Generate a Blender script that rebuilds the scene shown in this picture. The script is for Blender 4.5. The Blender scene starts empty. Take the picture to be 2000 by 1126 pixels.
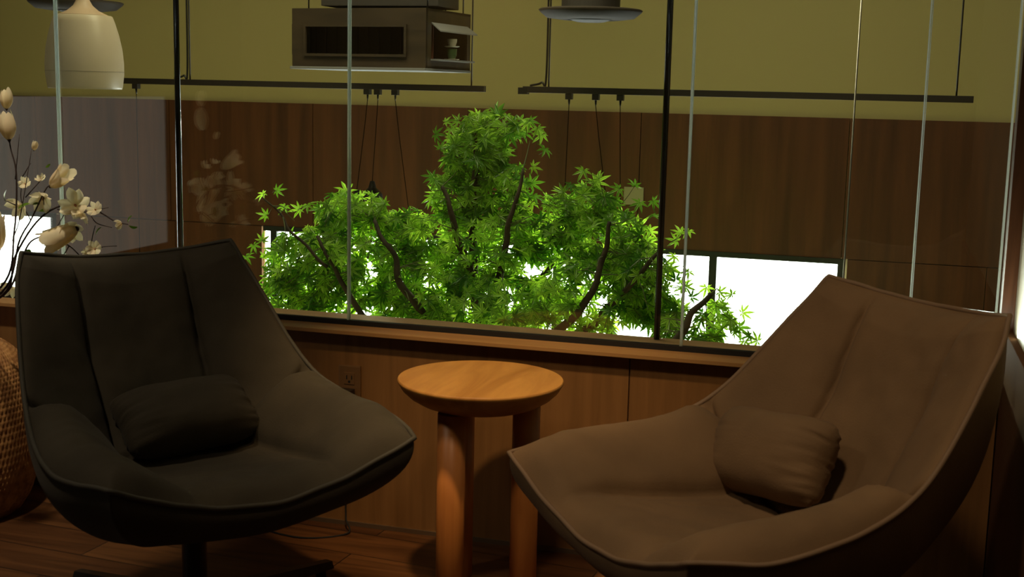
import bpy, bmesh, math, random
from math import sin, cos, pi, radians, exp, sqrt, atan2
from mathutils import Vector, Matrix, noise

random.seed(7)
scene = bpy.context.scene
COL = scene.collection

# ------------------------------------------------------------------ camera
F = 2450.0
PITCH, ROLL, YAW = radians(9.0), radians(1.3), radians(16.4)
CAM = Vector((0.0, -3.2, 1.25))
fw = Vector((-sin(YAW) * cos(PITCH), cos(YAW) * cos(PITCH), -sin(PITCH)))
r0 = Vector((cos(YAW), sin(YAW), 0))
u0 = r0.cross(fw)
rt = cos(ROLL) * r0 + sin(ROLL) * u0
up = -sin(ROLL) * r0 + cos(ROLL) * u0
cd = bpy.data.cameras.new('camera')
cam = bpy.data.objects.new('camera', cd)
COL.objects.link(cam)
m = Matrix((rt, up, -fw)).transposed().to_4x4()
m.translation = CAM
cam.matrix_world = m
cd.sensor_width = 36.0
cd.lens = 36.0 * F / 2000.0
cd.clip_start = 0.02
cd.dof.use_dof = True
cd.dof.focus_distance = 4.3
cd.dof.aperture_fstop = 8.0
scene.camera = cam

# ------------------------------------------------------------------ view, world
scene.view_settings.view_transform = 'Standard'
scene.view_settings.look = 'None'
scene.view_settings.gamma = 1.0
scene.view_settings.exposure = 0.0
scene.view_settings.use_curve_mapping = False
w = bpy.data.worlds.new('world')
scene.world = w
w.use_nodes = True
w.node_tree.nodes['Background'].inputs[0].default_value = (0.9, 0.6, 0.35, 1)
w.node_tree.nodes['Background'].inputs[1].default_value = 0.0


def lamp(name, kind, loc, power, color, target=None, **kw):
    d = bpy.data.lights.new(name, kind)
    d.energy = power
    d.color = color
    for k, v in kw.items():
        setattr(d, k, v)
    o = bpy.data.objects.new(name, d)
    COL.objects.link(o)
    o.location = loc
    if target is not None:
        o.rotation_euler = (Vector(target) - Vector(loc)).to_track_quat('-Z', 'Y').to_euler()
    return o


WARM = (1.0, 0.66, 0.33)
# ceiling downlights of the seating side
lamp('downlight_table', 'SPOT', (-0.95, -1.15, 2.68), 135, WARM, (-0.92, -0.26, 0.5), spot_size=radians(34), spot_blend=0.9, shadow_soft_size=0.05)
lamp('downlight_right', 'SPOT', (-0.45, -1.7, 2.7), 60, (1.0, 0.72, 0.44), (-0.25, -0.72, 0.5), spot_size=radians(60), spot_blend=1.0, shadow_soft_size=0.12)
lamp('downlight_left', 'SPOT', (-2.1, -1.7, 2.7), 34, (1.0, 0.80, 0.55), (-1.45, -1.15, 0.4), spot_size=radians(75), spot_blend=1.0, shadow_soft_size=0.12)
lamp('downlight_vase', 'SPOT', (-2.05, -0.95, 2.7), 115, (1.0, 0.85, 0.62), (-2.50, -0.45, 0.5), spot_size=radians(42), spot_blend=0.8, shadow_soft_size=0.05)
lamp('rear_wall_washer', 'SPOT', (-2.9, -5.4, 2.7), 42, (1.0, 0.70, 0.34), (-3.0, -6.2, 1.5), spot_size=radians(58), spot_blend=1.0, shadow_soft_size=0.05)  # added lamp: warm patch on the rear wall to mirror in the glass
# stairwell side: unseen area lights added to wash the cream wall and the tree
lamp('ceiling_wash', 'AREA', (-1.9, 0.45, 2.7), 20, (1.0, 0.86, 0.46), (-1.9, 2.9, 1.0), shape='RECTANGLE', size=5.0, size_y=0.25)
lamp('tree_wash', 'AREA', (-1.5, 0.7, 2.7), 30, (1.0, 0.92, 0.62), (-1.4, 1.2, 0.6), shape='RECTANGLE', size=2.2, size_y=0.2)


# ------------------------------------------------------------------ materials
def newmat(name):
    mt = bpy.data.materials.new(name)
    mt.use_nodes = True
    nt = mt.node_tree
    b = nt.nodes['Principled BSDF']
    return mt, nt, b


def N(nt, t, **kw):
    n = nt.nodes.new(t)
    for k, v in kw.items():
        setattr(n, k, v)
    return n


def plain(name, col, rough=0.6, metal=0.0, spec=0.5, bump=0.0, bscale=200.0, vary=0.0, vscale=8.0, sheen=0.0, coord='Object'):
    mt, nt, b = newmat(name)
    b.inputs['Base Color'].default_value = (*col, 1)
    b.inputs['Roughness'].default_value = rough
    b.inputs['Metallic'].default_value = metal
    b.inputs['Specular IOR Level'].default_value = spec
    if sheen:
        b.inputs['Sheen Weight'].default_value = sheen
        b.inputs['Sheen Roughness'].default_value = 0.5
    tc = N(nt, 'ShaderNodeTexCoord')
    if vary:
        ns = N(nt, 'ShaderNodeTexNoise')
        ns.inputs['Scale'].default_value = vscale
        ns.inputs['Detail'].default_value = 4
        nt.links.new(tc.outputs[coord], ns.inputs['Vector'])
        rp = N(nt, 'ShaderNodeValToRGB')
        rp.color_ramp.elements[0].position = 0.3
        rp.color_ramp.elements[1].position = 0.7
        rp.color_ramp.elements[0].color = (*[c * (1 - vary) for c in col], 1)
        rp.color_ramp.elements[1].color = (*[min(1, c * (1 + vary)) for c in col], 1)
        nt.links.new(ns.outputs['Fac'], rp.inputs['Fac'])
        nt.links.new(rp.outputs['Color'], b.inputs['Base Color'])
    if bump:
        ns = N(nt, 'ShaderNodeTexNoise')
        ns.inputs['Scale'].default_value = bscale
        ns.inputs['Detail'].default_value = 3
        nt.links.new(tc.outputs[coord], ns.inputs['Vector'])
        bp = N(nt, 'ShaderNodeBump')
        bp.inputs['Strength'].default_value = bump
        bp.inputs['Distance'].default_value = 0.002
        nt.links.new(ns.outputs['Fac'], bp.inputs['Height'])
        nt.links.new(bp.outputs['Normal'], b.inputs['Normal'])
    return mt


def wood(name, c1, c2, scale=(1, 1, 1), rough=0.45, rot=(0, 0, 0), nscale=3.0, dist=2.0, coat=0.0, spec=0.4):
    """stretched noise grain; scale stretches the grain direction"""
    mt, nt, b = newmat(name)
    tc = N(nt, 'ShaderNodeTexCoord')
    mp = N(nt, 'ShaderNodeMapping')
    mp.inputs['Scale'].default_value = scale
    mp.inputs['Rotation'].default_value = rot
    nt.links.new(tc.outputs['Object'], mp.inputs['Vector'])
    n1 = N(nt, 'ShaderNodeTexNoise')
    n1.inputs['Scale'].default_value = nscale
    n1.inputs['Detail'].default_value = 6
    n1.inputs['Roughness'].default_value = 0.6
    n1.inputs['Distortion'].default_value = dist
    nt.links.new(mp.outputs['Vector'], n1.inputs['Vector'])
    rp = N(nt, 'ShaderNodeValToRGB')
    rp.color_ramp.elements[0].position = 0.32
    rp.color_ramp.elements[1].position = 0.68
    rp.color_ramp.elements[0].color = (*c1, 1)
    rp.color_ramp.elements[1].color = (*c2, 1)
    nt.links.new(n1.outputs['Fac'], rp.inputs['Fac'])
    nt.links.new(rp.outputs['Color'], b.inputs['Base Color'])
    b.inputs['Roughness'].default_value = rough
    b.inputs['Specular IOR Level'].default_value = spec
    b.inputs['Coat Weight'].default_value = coat
    bp = N(nt, 'ShaderNodeBump')
    bp.inputs['Strength'].default_value = 0.15
    bp.inputs['Distance'].default_value = 0.002
    nt.links.new(n1.outputs['Fac'], bp.inputs['Height'])
    nt.links.new(bp.outputs['Normal'], b.inputs['Normal'])
    return mt


def emit(name, col, strength):
    mt = bpy.data.materials.new(name)
    mt.use_nodes = True
    nt = mt.node_tree
    nt.nodes.clear()
    o = N(nt, 'ShaderNodeOutputMaterial')
    e = N(nt, 'ShaderNodeEmission')
    e.inputs[0].default_value = (*col, 1)
    e.inputs[1].default_value = strength
    nt.links.new(e.outputs[0], o.inputs[0])
    return mt


def glass_mat(name='clear glass', tint=(0.93, 0.95, 0.92), gain=1.0):
    mt = bpy.data.materials.new(name)
    mt.use_nodes = True
    nt = mt.node_tree
    nt.nodes.clear()
    o = N(nt, 'ShaderNodeOutputMaterial')
    tr = N(nt, 'ShaderNodeBsdfTransparent')
    tr.inputs[0].default_value = (*tint, 1)
    gl = N(nt, 'ShaderNodeBsdfGlossy')
    gl.inputs['Roughness'].default_value = 0.012
    gl.inputs[0].default_value = (gain, gain, gain, 1)
    fr = N(nt, 'ShaderNodeFresnel')
    fr.inputs[0].default_value = 1.5
    mx = N(nt, 'ShaderNodeMixShader')
    nt.links.new(fr.outputs[0], mx.inputs[0])
    nt.links.new(tr.outputs[0], mx.inputs[1])
    nt.links.new(gl.outputs[0], mx.inputs[2])
    nt.links.new(mx.outputs[0], o.inputs[0])
    return mt


def leaf_mat(name, c_dark, c_light, vein_col, transl=0.60, attr='tint', gloss=0.36):
    mt = bpy.data.materials.new(name)
    mt.use_nodes = True
    nt = mt.node_tree
    b = nt.nodes['Principled BSDF']
    out = nt.nodes['Material Output']
    at = N(nt, 'ShaderNodeAttribute')
    at.attribute_name = attr
    sp = N(nt, 'ShaderNodeSeparateColor')
    nt.links.new(at.outputs['Color'], sp.inputs[0])
    mx = N(nt, 'ShaderNodeMix', data_type='RGBA')
    mx.inputs[6].default_value = (*c_dark, 1)
    mx.inputs[7].default_value = (*c_light, 1)
    nt.links.new(sp.outputs[0], mx.inputs[0])
    rp = N(nt, 'ShaderNodeValToRGB')
    rp.color_ramp.elements[0].position = 0.03
    rp.color_ramp.elements[1].position = 0.16
    nt.links.new(sp.outputs[1], rp.inputs[0])
    m2 = N(nt, 'ShaderNodeMix', data_type='RGBA')
    m2.inputs[6].default_value = (*vein_col, 1)
    nt.links.new(rp.outputs[0], m2.inputs[0])
    nt.links.new(mx.outputs[2], m2.inputs[7])
    nt.links.new(m2.outputs[2], b.inputs['Base Color'])
    b.inputs['Roughness'].default_value = gloss
    tl = N(nt, 'ShaderNodeBsdfTranslucent')
    hs = N(nt, 'ShaderNodeHueSaturation')
    hs.inputs['Saturation'].default_value = 1.05
    hs.inputs['Value'].default_value = 1.5
    nt.links.new(m2.outputs[2], hs.inputs['Color'])
    nt.links.new(hs.outputs[0], tl.inputs[0])
    ms = N(nt, 'ShaderNodeMixShader')
    ms.inputs[0].default_value = transl
    nt.links.new(b.outputs[0], ms.inputs[1])
    nt.links.new(tl.outputs[0], ms.inputs[2])
    nt.links.new(ms.outputs[0], out.inputs[0])
    return mt


M = {}
M['cream'] = plain('cream wall paint', (0.50, 0.43, 0.19), 0.8, bump=0.15, bscale=90)
M['veneer_dark'] = wood('dark red brown veneer', (0.075, 0.030, 0.014), (0.165, 0.062, 0.025), (9, 9, 0.55), 0.38, nscale=1.6, dist=0.4)
M['veneer_warm'] = wood('warm brown veneer', (0.20, 0.098, 0.032), (0.27, 0.135, 0.046), (14, 14, 0.8), 0.5, nscale=2.0, dist=0.4)
M['oak_sill'] = wood('sill oak', (0.33, 0.175, 0.065), (0.43, 0.24, 0.09), (0.8, 12, 12), 0.45, nscale=2.0, dist=0.4)
M['table_wood'] = wood('honey table wood', (0.42, 0.19, 0.045), (0.64, 0.33, 0.085), (9, 1.6, 9), 0.42, rot=(0, 0, radians(38)), nscale=1.3, dist=0.8)
M['leg_wood'] = wood('leg wood', (0.42, 0.15, 0.035), (0.56, 0.22, 0.055), (12, 12, 1.2), 0.42, nscale=1.6, dist=0.5)
M['black'] = plain('black metal', (0.012, 0.011, 0.010), 0.35, spec=0.6)
M['blackmat'] = plain('matt black rubber', (0.008, 0.008, 0.008), 0.8)
M['cord_black'] = plain('black fabric cord', (0.004, 0.004, 0.004), 0.95, spec=0.0)
M['pole'] = plain('polished black pole', (0.010, 0.008, 0.007), 0.10, spec=0.9)
M['track'] = plain('dark bronze track', (0.020, 0.014, 0.010), 0.45)
M['charcoal'] = plain('charcoal olive suede', (0.058, 0.047, 0.028), 0.85, bump=0.3, bscale=260, vary=0.25, vscale=5, sheen=0.04)
M['taupe'] = plain('taupe suede', (0.20, 0.122, 0.058), 0.85, bump=0.3, bscale=260, vary=0.16, vscale=5, sheen=0.04)
M['charcoal_pipe'] = plain('charcoal piping', (0.075, 0.068, 0.050), 0.7)
M['taupe_pipe'] = plain('taupe piping', (0.23, 0.15, 0.088), 0.7)
M['glass'] = glass_mat()
M['steel'] = plain('brushed steel', (0.45, 0.43, 0.40), 0.3, metal=1.0)
M['shade'] = plain('white lacquered shade', (0.50, 0.41, 0.29), 0.4, vary=0.03, vscale=3)
M['shade_cap'] = plain('beige silicone cap', (0.50, 0.36, 0.24), 0.5)
M['cord_white'] = plain('pale cord', (0.6, 0.58, 0.54), 0.6)
M['duct'] = plain('grey brown metal', (0.050, 0.038, 0.030), 0.7, spec=0.2)
M['duct_dark'] = plain('dark duct', (0.028, 0.022, 0.018), 0.6)
M['box_wood'] = wood('dark box wood', (0.026, 0.017, 0.009), (0.052, 0.034, 0.018), (1, 8, 8), 0.5, nscale=3.0, dist=0.4)
M['box_red'] = plain('red brown inside', (0.14, 0.045, 0.025), 0.7)
M['box_lip'] = plain('grey metal lip', (0.20, 0.20, 0.20), 0.45)
M['cup_green'] = plain('green glazed cup', (0.05, 0.10, 0.04), 0.3)
M['cup_white'] = plain('cream ceramic', (0.5, 0.47, 0.38), 0.35)
M['brass'] = plain('brushed brass plate', (0.24, 0.13, 0.055), 0.4, metal=0.35)
M['plate_green'] = plain('beige switch plate', (0.42, 0.42, 0.22), 0.5)
M['window_glow'] = emit('bright frosted window', (0.93, 1.0, 0.95), 10.0)
M['window_left_glow'] = emit('daylight blind', (1.0, 0.97, 0.84), 0.36)  # added glow, seen only as grey haze mirrored in the glass
M['green_frame'] = plain('dark green window frame', (0.012, 0.022, 0.020), 0.4)
M['bark'] = plain('dark bark', (0.035, 0.024, 0.014), 0.85, bump=0.8, bscale=60, vary=0.4, vscale=25)
M['twig'] = plain('green twig', (0.06, 0.08, 0.02), 0.7)
M['maple'] = leaf_mat('maple leaf', (0.045, 0.16, 0.012), (0.38, 0.62, 0.07), (0.02, 0.08, 0.008))
M['magnolia_petal'] = leaf_mat('magnolia petal', (0.74, 0.64, 0.46), (0.84, 0.78, 0.56), (0.7, 0.58, 0.4), transl=0.4, gloss=0.6)
M['magnolia_blush'] = plain('blush flower heart', (0.45, 0.20, 0.10), 0.7)
M['magnolia_twig'] = plain('magnolia twig', (0.035, 0.018, 0.014), 0.7)
M['small_leaf'] = leaf_mat('small green leaf', (0.06, 0.13, 0.015), (0.12, 0.22, 0.02), (0.05, 0.1, 0.01), transl=0.35)
M['pot'] = plain('grey planter', (0.12, 0.12, 0.11), 0.7)
M['soil'] = plain('soil', (0.03, 0.02, 0.012), 0.95, bump=0.8, bscale=40)


def floor_mat():
    mt, nt, b = newmat('wood plank floor')
    tc = N(nt, 'ShaderNodeTexCoord')
    mp = N(nt, 'ShaderNodeMapping')
    mp.inputs['Rotation'].default_value = (0, 0, radians(4))
    nt.links.new(tc.outputs['Object'], mp.inputs['Vector'])
    br = N(nt, 'ShaderNodeTexBrick')
    br.inputs['Scale'].default_value = 1.0
    br.inputs['Brick Width'].default_value = 1.3
    br.inputs['Row Height'].default_value = 0.15
    br.inputs['Mortar Size'].default_value = 0.002
    br.inputs['Color1'].default_value = (0.075, 0.028, 0.009, 1)
    br.inputs['Color2'].default_value = (0.145, 0.062, 0.020, 1)
    br.inputs['Mortar'].default_value = (0.02, 0.01, 0.005, 1)
    nt.links.new(mp.outputs[0], br.inputs['Vector'])
    mp2 = N(nt, 'ShaderNodeMapping')
    mp2.inputs['Scale'].default_value = (1.2, 14, 1)
    nt.links.new(tc.outputs['Object'], mp2.inputs['Vector'])
    ns = N(nt, 'ShaderNodeTexNoise')
    ns.inputs['Scale'].default_value = 1.6
    ns.inputs['Detail'].default_value = 6
    ns.inputs['Distortion'].default_value = 1.2
    nt.links.new(mp2.outputs[0], ns.inputs['Vector'])
    rp = N(nt, 'ShaderNodeValToRGB')
    rp.color_ramp.elements[0].position = 0.3
    rp.color_ramp.elements[1].position = 0.7
    rp.color_ramp.elements[0].color = (0.45, 0.4, 0.35, 1)
    rp.color_ramp.elements[1].color = (1.2, 1.15, 1.1, 1)
    nt.links.new(ns.outputs['Fac'], rp.inputs[0])
    mx = N(nt, 'ShaderNodeMix', data_type='RGBA', blend_type='MULTIPLY')
    mx.inputs[0].default_value = 1.0
    nt.links.new(br.outputs['Color'], mx.inputs[6])
    nt.links.new(rp.outputs[0], mx.inputs[7])
    nt.links.new(mx.outputs[2], b.inputs['Base Color'])
    b.inputs['Roughness'].default_value = 0.42
    return mt


def wicker_mat():
    mt, nt, b = newmat('woven rattan')
    b.inputs['Roughness'].default_value = 0.55
    tc = N(nt, 'ShaderNodeTexCoord')
    ns = N(nt, 'ShaderNodeTexNoise')
    ns.inputs['Scale'].default_value = 35
    nt.links.new(tc.outputs['Object'], ns.inputs['Vector'])
    rp = N(nt, 'ShaderNodeValToRGB')
    rp.color_ramp.elements[0].position = 0.35
    rp.color_ramp.elements[1].position = 0.65
    rp.color_ramp.elements[0].color = (0.26, 0.11, 0.035, 1)
    rp.color_ramp.elements[1].color = (0.50, 0.25, 0.085, 1)
    nt.links.new(ns.outputs['Fac'], rp.inputs[0])
    nt.links.new(rp.outputs[0], b.inputs['Base Color'])
    return mt


M['floor'] = floor_mat()
M['wicker'] = wicker_mat()


# ------------------------------------------------------------------ mesh helpers
def obj(name, bm, mat, parent=None, smooth=False, recalc=True):
    if recalc:
        bmesh.ops.recalc_face_normals(bm, faces=bm.faces)
    me = bpy.data.meshes.new(name)
    bm.to_mesh(me)
    bm.free()
    if smooth:
        for p in me.polygons:
            p.use_smooth = True
    mats = mat if isinstance(mat, (list, tuple)) else [mat]
    for q in mats:
        me.materials.append(q)
    o = bpy.data.objects.new(name, me)
    COL.objects.link(o)
    if parent is not None:
        o.parent = parent
    return o


def tag(o, label, cat, group=None, kind=None):
    o['label'] = label
    o['category'] = cat
    if group:
        o['group'] = group
    if kind:
        o['kind'] = kind
    return o


def thing(name, label, cat, loc=(0, 0, 0), rz=0.0, group=None):
    o = bpy.data.objects.new(name, None)
    COL.objects.link(o)
    o.location = loc
    o.rotation_euler = (0, 0, rz)
    o.empty_display_size = 0.1
    return tag(o, label, cat, group)


def struct(name, bm, mat, parent=None, smooth=False):
    o = obj(name, bm, mat, parent, smooth)
    if parent is None:
        o['kind'] = 'structure'
    return o


def box(bm, x0, x1, y0, y1, z0, z1, bevel=0.0, mi=0):
    vs = [bm.verts.new(p) for p in ((x0, y0, z0), (x1, y0, z0), (x1, y1, z0), (x0, y1, z0), (x0, y0, z1), (x1, y0, z1), (x1, y1, z1), (x0, y1, z1))]
    fs = [bm.faces.new([vs[i] for i in f]) for f in ((0, 3, 2, 1), (4, 5, 6, 7), (0, 1, 5, 4), (1, 2, 6, 5), (2, 3, 7, 6), (3, 0, 4, 7))]
    for f in fs:
        f.material_index = mi
    if bevel:
        es = list({e for f in fs for e in f.edges})
        bmesh.ops.bevel(bm, geom=es, offset=bevel, segments=2, affect='EDGES', profile=0.7)
    return vs


def BM():
    return bmesh.new()


def tube(bm, pts, rad, seg=8, caps=True, mi=0):
    pts = [Vector(p) for p in pts]
    n = len(pts)
    rads = rad if isinstance(rad, (list, tuple)) else [rad] * n
    rings = []
    t_prev = None
    a = None
    for i, p in enumerate(pts):
        if i == 0:
            t = (pts[1] - p)
        elif i == n - 1:
            t = (p - pts[i - 1])
        else:
            t = (pts[i + 1] - pts[i - 1])
        t.normalize()
        if a is None:
            a = Vector((1, 0, 0)) if abs(t.x) < 0.8 else Vector((0, 1, 0))
        a = (a - t * a.dot(t)).normalized()
        b = t.cross(a)
        rings.append([bm.verts.new(p + rads[i] * (cos(2 * pi * k / seg) * a + sin(2 * pi * k / seg) * b)) for k in range(seg)])
    for i in range(n - 1):
        for k in range(seg):
            f = bm.faces.new((rings[i][k], rings[i][(k + 1) % seg], rings[i + 1][(k + 1) % seg], rings[i + 1][k]))
            f.material_index = mi
            f.smooth = True
    if caps:
        bm.faces.new(rings[0][::-1]).material_index = mi
        bm.faces.new(rings[-1]).material_index = mi


def lathe(bm, prof, seg=48, cx=0, cy=0, cap0=True, cap1=True):
    rings = []
    for r, z in prof:
        if r < 1e-5:
            rings.append([bm.verts.new((cx, cy, z))])
        else:
            rings.append([bm.verts.new((cx + r * cos(2 * pi * k / seg), cy + r * sin(2 * pi * k / seg), z)) for k in range(seg)])
    for A, B in zip(rings[:-1], rings[1:]):
        for k in range(seg):
            k2 = (k + 1) % seg
            if len(A) == 1 and len(B) == 1:
                continue
            if len(A) == 1:
                bm.faces.new((A[0], B[k], B[k2]))
            elif len(B) == 1:
                bm.faces.new((A[k], A[k2], B[0]))
            else:
                bm.faces.new((A[k], A[k2], B[k2], B[k]))
    if cap0 and len(rings[0]) > 1:
        bm.faces.new(rings[0][::-1])
    if cap1 and len(rings[-1]) > 1:
        bm.faces.new(rings[-1])


def catmull(P, n=12, closed=False):
    P = [Vector(p) for p in P]
    Q = [2 * P[0] - P[1]] + P + [2 * P[-1] - P[-2]]
    out = []
    for i in range(1, len(Q) - 2):
        a, b, c, d = Q[i - 1:i + 3]
        for k in range(n):
            t = k / n
            out.append(0.5 * ((2 * b) + (c - a) * t + (2 * a - 5 * b + 4 * c - d) * t * t + (3 * b - a - 3 * c + d) * t ** 3))
    out.append(P[-1].copy())
    return out


def sample(C, t):
    t = max(0.0, min(1.0, t)) * (len(C) - 1)
    i = min(int(t), len(C) - 2)
    return C[i].lerp(C[i + 1], t - i)


# ------------------------------------------------------------------ the setting
# seating side
bm = BM(); box(bm, -5.2, 2.6, -6.2, 0.10, -0.2, 0.0); struct('floor', bm, M['floor'])
bm = BM(); box(bm, -7.2, 2.6, -6.2, 3.1, 2.8, 2.95); struct('ceiling', bm, M['duct_dark'])
# low wall under the glass: veneer panels with open joints
bm = BM()
box(bm, -5.2, 0.32, 0.012, 0.10, 0.0, 0.5635)
for x0, x1 in ((-5.2, -3.46), (-3.455, -2.045), (-2.041, -0.6145), (-0.6105, 0.30)):
    box(bm, x0, x1, 0.0, 0.012, 0.012, 0.5635)
struct('wall_front', bm, M['veneer_warm'])
bm = BM(); box(bm, -5.2, 0.30, -0.006, 0.0, 0.0, 0.012); struct('baseboard_front', bm, plain('dull brass strip', (0.30, 0.24, 0.17), 0.35, metal=0.8))
bm = BM(); box(bm, -5.2, 0.30, -0.03, 0.056, 0.5635, 0.5745, bevel=0.0015); struct('trim_1', bm, M['oak_sill'])
bm = BM(); box(bm, -5.2, 0.30, 0.056, 0.076, 0.5635, 0.588); struct('trim_2', bm, M['blackmat'])
bm = BM(); box(bm, -5.2, 0.30, 0.076, 0.165, 0.5635, 0.586, bevel=0.002); struct('trim_3', bm, wood('inner sill oak', (0.16, 0.082, 0.03), (0.21, 0.115, 0.045), (0.8, 12, 12), 0.6, nscale=2.0, dist=0.4))
bm = BM(); box(bm, -5.2, 0.32, 0.076, 0.165, -2.6, 0.5635); struct('wall_stairwell', bm, M['cream'])
# right pier next to the glass, brown board in place of the armchair's mirror image
bm = BM(); box(bm, 0.322, 0.60, -1.9, 0.165, 0.0, 2.8); struct('wall_right', bm, plain('cream satin wall', (0.62, 0.56, 0.40), 0.35))
bm = BM(); box(bm, 0.304, 0.322, -1.9, 0.0, 0.0, 0.70, bevel=0.002); struct('wall_right_panelling', bm, plain('brown right panel', (0.12, 0.058, 0.026), 0.85, spec=0.1, vary=0.15, vscale=3))
bm = BM(); box(bm, 0.291, 0.322, 0.0, 0.06, 0.5745, 2.8, bevel=0.002); struct('trim_4', bm, wood('jamb wood', (0.10, 0.035, 0.012), (0.15, 0.055, 0.02), (12, 12, 0.8), 0.4))
bm = BM(); box(bm, -5.35, -5.2, -6.2, 3.1, -2.6, 2.8); struct('wall_left', bm, plain('dim wall', (0.10, 0.07, 0.045), 0.8))
bm = BM(); box(bm, 2.6, 2.75, -6.2, 3.1, -2.6, 2.8); struct('wall_far_right', bm, plain('dim wall right', (0.10, 0.07, 0.045), 0.8))
bm = BM(); box(bm, -5.35, 2.75, -6.35, -6.2, 0.0, 2.8); struct('wall_rear', bm, plain('rear wall paint', (0.45, 0.32, 0.14), 0.8))
# stairwell side
bm = BM(); box(bm, -5.2, 2.6, 0.165, 3.1, -2.7, -2.6); struct('floor_lower', bm, plain('lower floor tile', (0.25, 0.23, 0.2), 0.5))
bm = BM(); box(bm, -5.2, 2.6, 2.93, 3.1, -2.6, 2.8); struct('wall_back', bm, M['cream'])
bm = BM()
xs = [-5.2, -4.632, -3.772, -2.912, -2.05, -1.157, -0.172, 0.70, 1.60, 2.6]
for a, b in zip(xs[:-1], xs[1:]):
    box(bm, a + 0.002, b - 0.002, 2.9, 2.93, 0.494, 1.153)
for a, b in ((-4.52, -4.317), (-4.317, -3.747), (-3.747, -3.215), (-0.145, 0.477), (0.477, 1.3), (1.3, 2.6)):
    box(bm, a + 0.002, b - 0.002, 2.9, 2.93, -0.35, 0.490)
box(bm, -5.2, 2.6, 2.9, 2.93, -2.6, -0.354)
struct('wall_back_panelling', bm, M['veneer_dark'])


def lit_window(name, x0, x1, z0, z1, mull, y=2.9):
    bm = BM(); box(bm, x0, x1, y + 0.012, y + 0.02, z0, z1)
    o = struct(name, bm, M['window_glow'])
    bm = BM()
    t = 0.028
    box(bm, x0 - 0.002, x1 + t, y - 0.012, y + 0.011, z1 - 0.022, z1 + 0.004)
    box(bm, x0 - 0.002, x1 + t, y - 0.012, y + 0.011, z0 - 0.03, z0)
    box(bm, x1, x1 + t, y - 0.012, y + 0.011, z0, z1 - 0.022)
    obj('window_frame', bm, M['green_frame'], o)
    for mx in mull:
        bm = BM(); box(bm, mx - 0.019, mx + 0.019, y - 0.012, y + 0.011, z0, z1 - 0.022)
        obj('mullion', bm, M['green_frame'], o)
    return o


lit_window('window_1', -3.20, -0.187, -0.30, 0.490, (-3.14, -2.36, -1.56, -0.775))
lit_window('window_2', -5.19, -4.548, -0.30, 0.492, ())
# framed glowing panel added on the left wall for a grey reflection
bm = BM(); box(bm, -5.199, -5.19, -5.0, -2.7, 0.05, 1.14); o = struct('window_3', bm, M['window_left_glow'])
bm = BM()
for (a, b, c, d) in ((-5.05, -5.0, 0.01, 1.19), (-2.7, -2.65, 0.01, 1.19), (-5.0, -2.7, 1.14, 1.19), (-5.0, -2.7, 0.01, 0.05)):
    box(bm, -5.199, -5.17, a, b, c, d)
obj('window_frame', bm, M['black'], o)

# glass partition: every pane is a piece of the setting
gx = [-5.19, -4.295, -3.345, -2.396, -1.447, -0.489, 0.083, 0.289]
for i, (a, b) in enumerate(zip(gx[:-1], gx[1:])):
    bm = BM(); box(bm, a + 0.003, b - 0.003, 0.062, 0.070, 0.578, 2.8)
    o = struct('window_%d' % (i + 4), bm, M['glass'])
    bm = BM()
    if b < 0.2:
        box(bm, b - 0.0035, b - 0.0005, 0.0605, 0.0715, 0.578, 2.8)
    else:
        box(bm, b - 0.006, b - 0.001, 0.0605, 0.0715, 0.578, 2.8)
    box(bm, a + 0.001, a + 0.003, 0.0605, 0.0715, 0.578, 2.8)
    E_ = M.get('glass_edge')
    if E_ is None:
        E_ = M['glass_edge'] = bpy.data.materials.new('polished glass edge')
        E_.use_nodes = True
        nt = E_.node_tree
        b_ = nt.nodes['Principled BSDF']
        b_.inputs['Base Color'].default_value = (0.60, 0.64, 0.61, 1)
        b_.inputs['Roughness'].default_value = 0.25
        tl = N(nt, 'ShaderNodeBsdfTranslucent')
        tl.inputs[0].default_value = (0.95, 1.0, 0.97, 1)
        ms = N(nt, 'ShaderNodeMixShader')
        ms.inputs[0].default_value = 0.85
        nt.links.new(b_.outputs[0], ms.inputs[1])
        nt.links.new(tl.outputs[0], ms.inputs[2])
        nt.links.new(ms.outputs[0], nt.nodes['Material Output'].inputs[0])
    obj('glass_edge', bm, M['glass_edge'], o)

# unseen area light added above the brown board for the pier's pale glow
lamp('ledge_strip', 'AREA', (0.312, -0.10, 0.705), 0.55, (0.90, 1.0, 0.88), (0.330, -0.10, 0.95), shape='RECTANGLE', size=0.012, size_y=0.3)

# ------------------------------------------------------------------ poles behind the glass
for i, (x, y, r, mat, lab) in enumerate((
        (-2.035, 0.14, 0.0085, M['pole'], 'round black pole standing behind the glass above the charcoal armchair'),
        (-0.568, 0.14, 0.0085, M['pole'], 'round black pole behind the glass in front of the right side of the maple tree'))):
    bm = BM(); tube(bm, [(x, y, 0.586), (x, y, 2.8)], r, 20)
    tag(obj('pole', bm, mat), lab, 'pole', 'black poles behind the glass')
for x, y, r, lab in ((-0.105, 0.9, 0.0030, 'thin steel hanging rod left of the right armchair top, by the bright window end'),):
    bm = BM(); tube(bm, [(x, y, -2.6), (x, y, 2.8)], r, 10)
    tag(obj('hanging_rod', bm, M['steel']), lab, 'rod')


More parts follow.
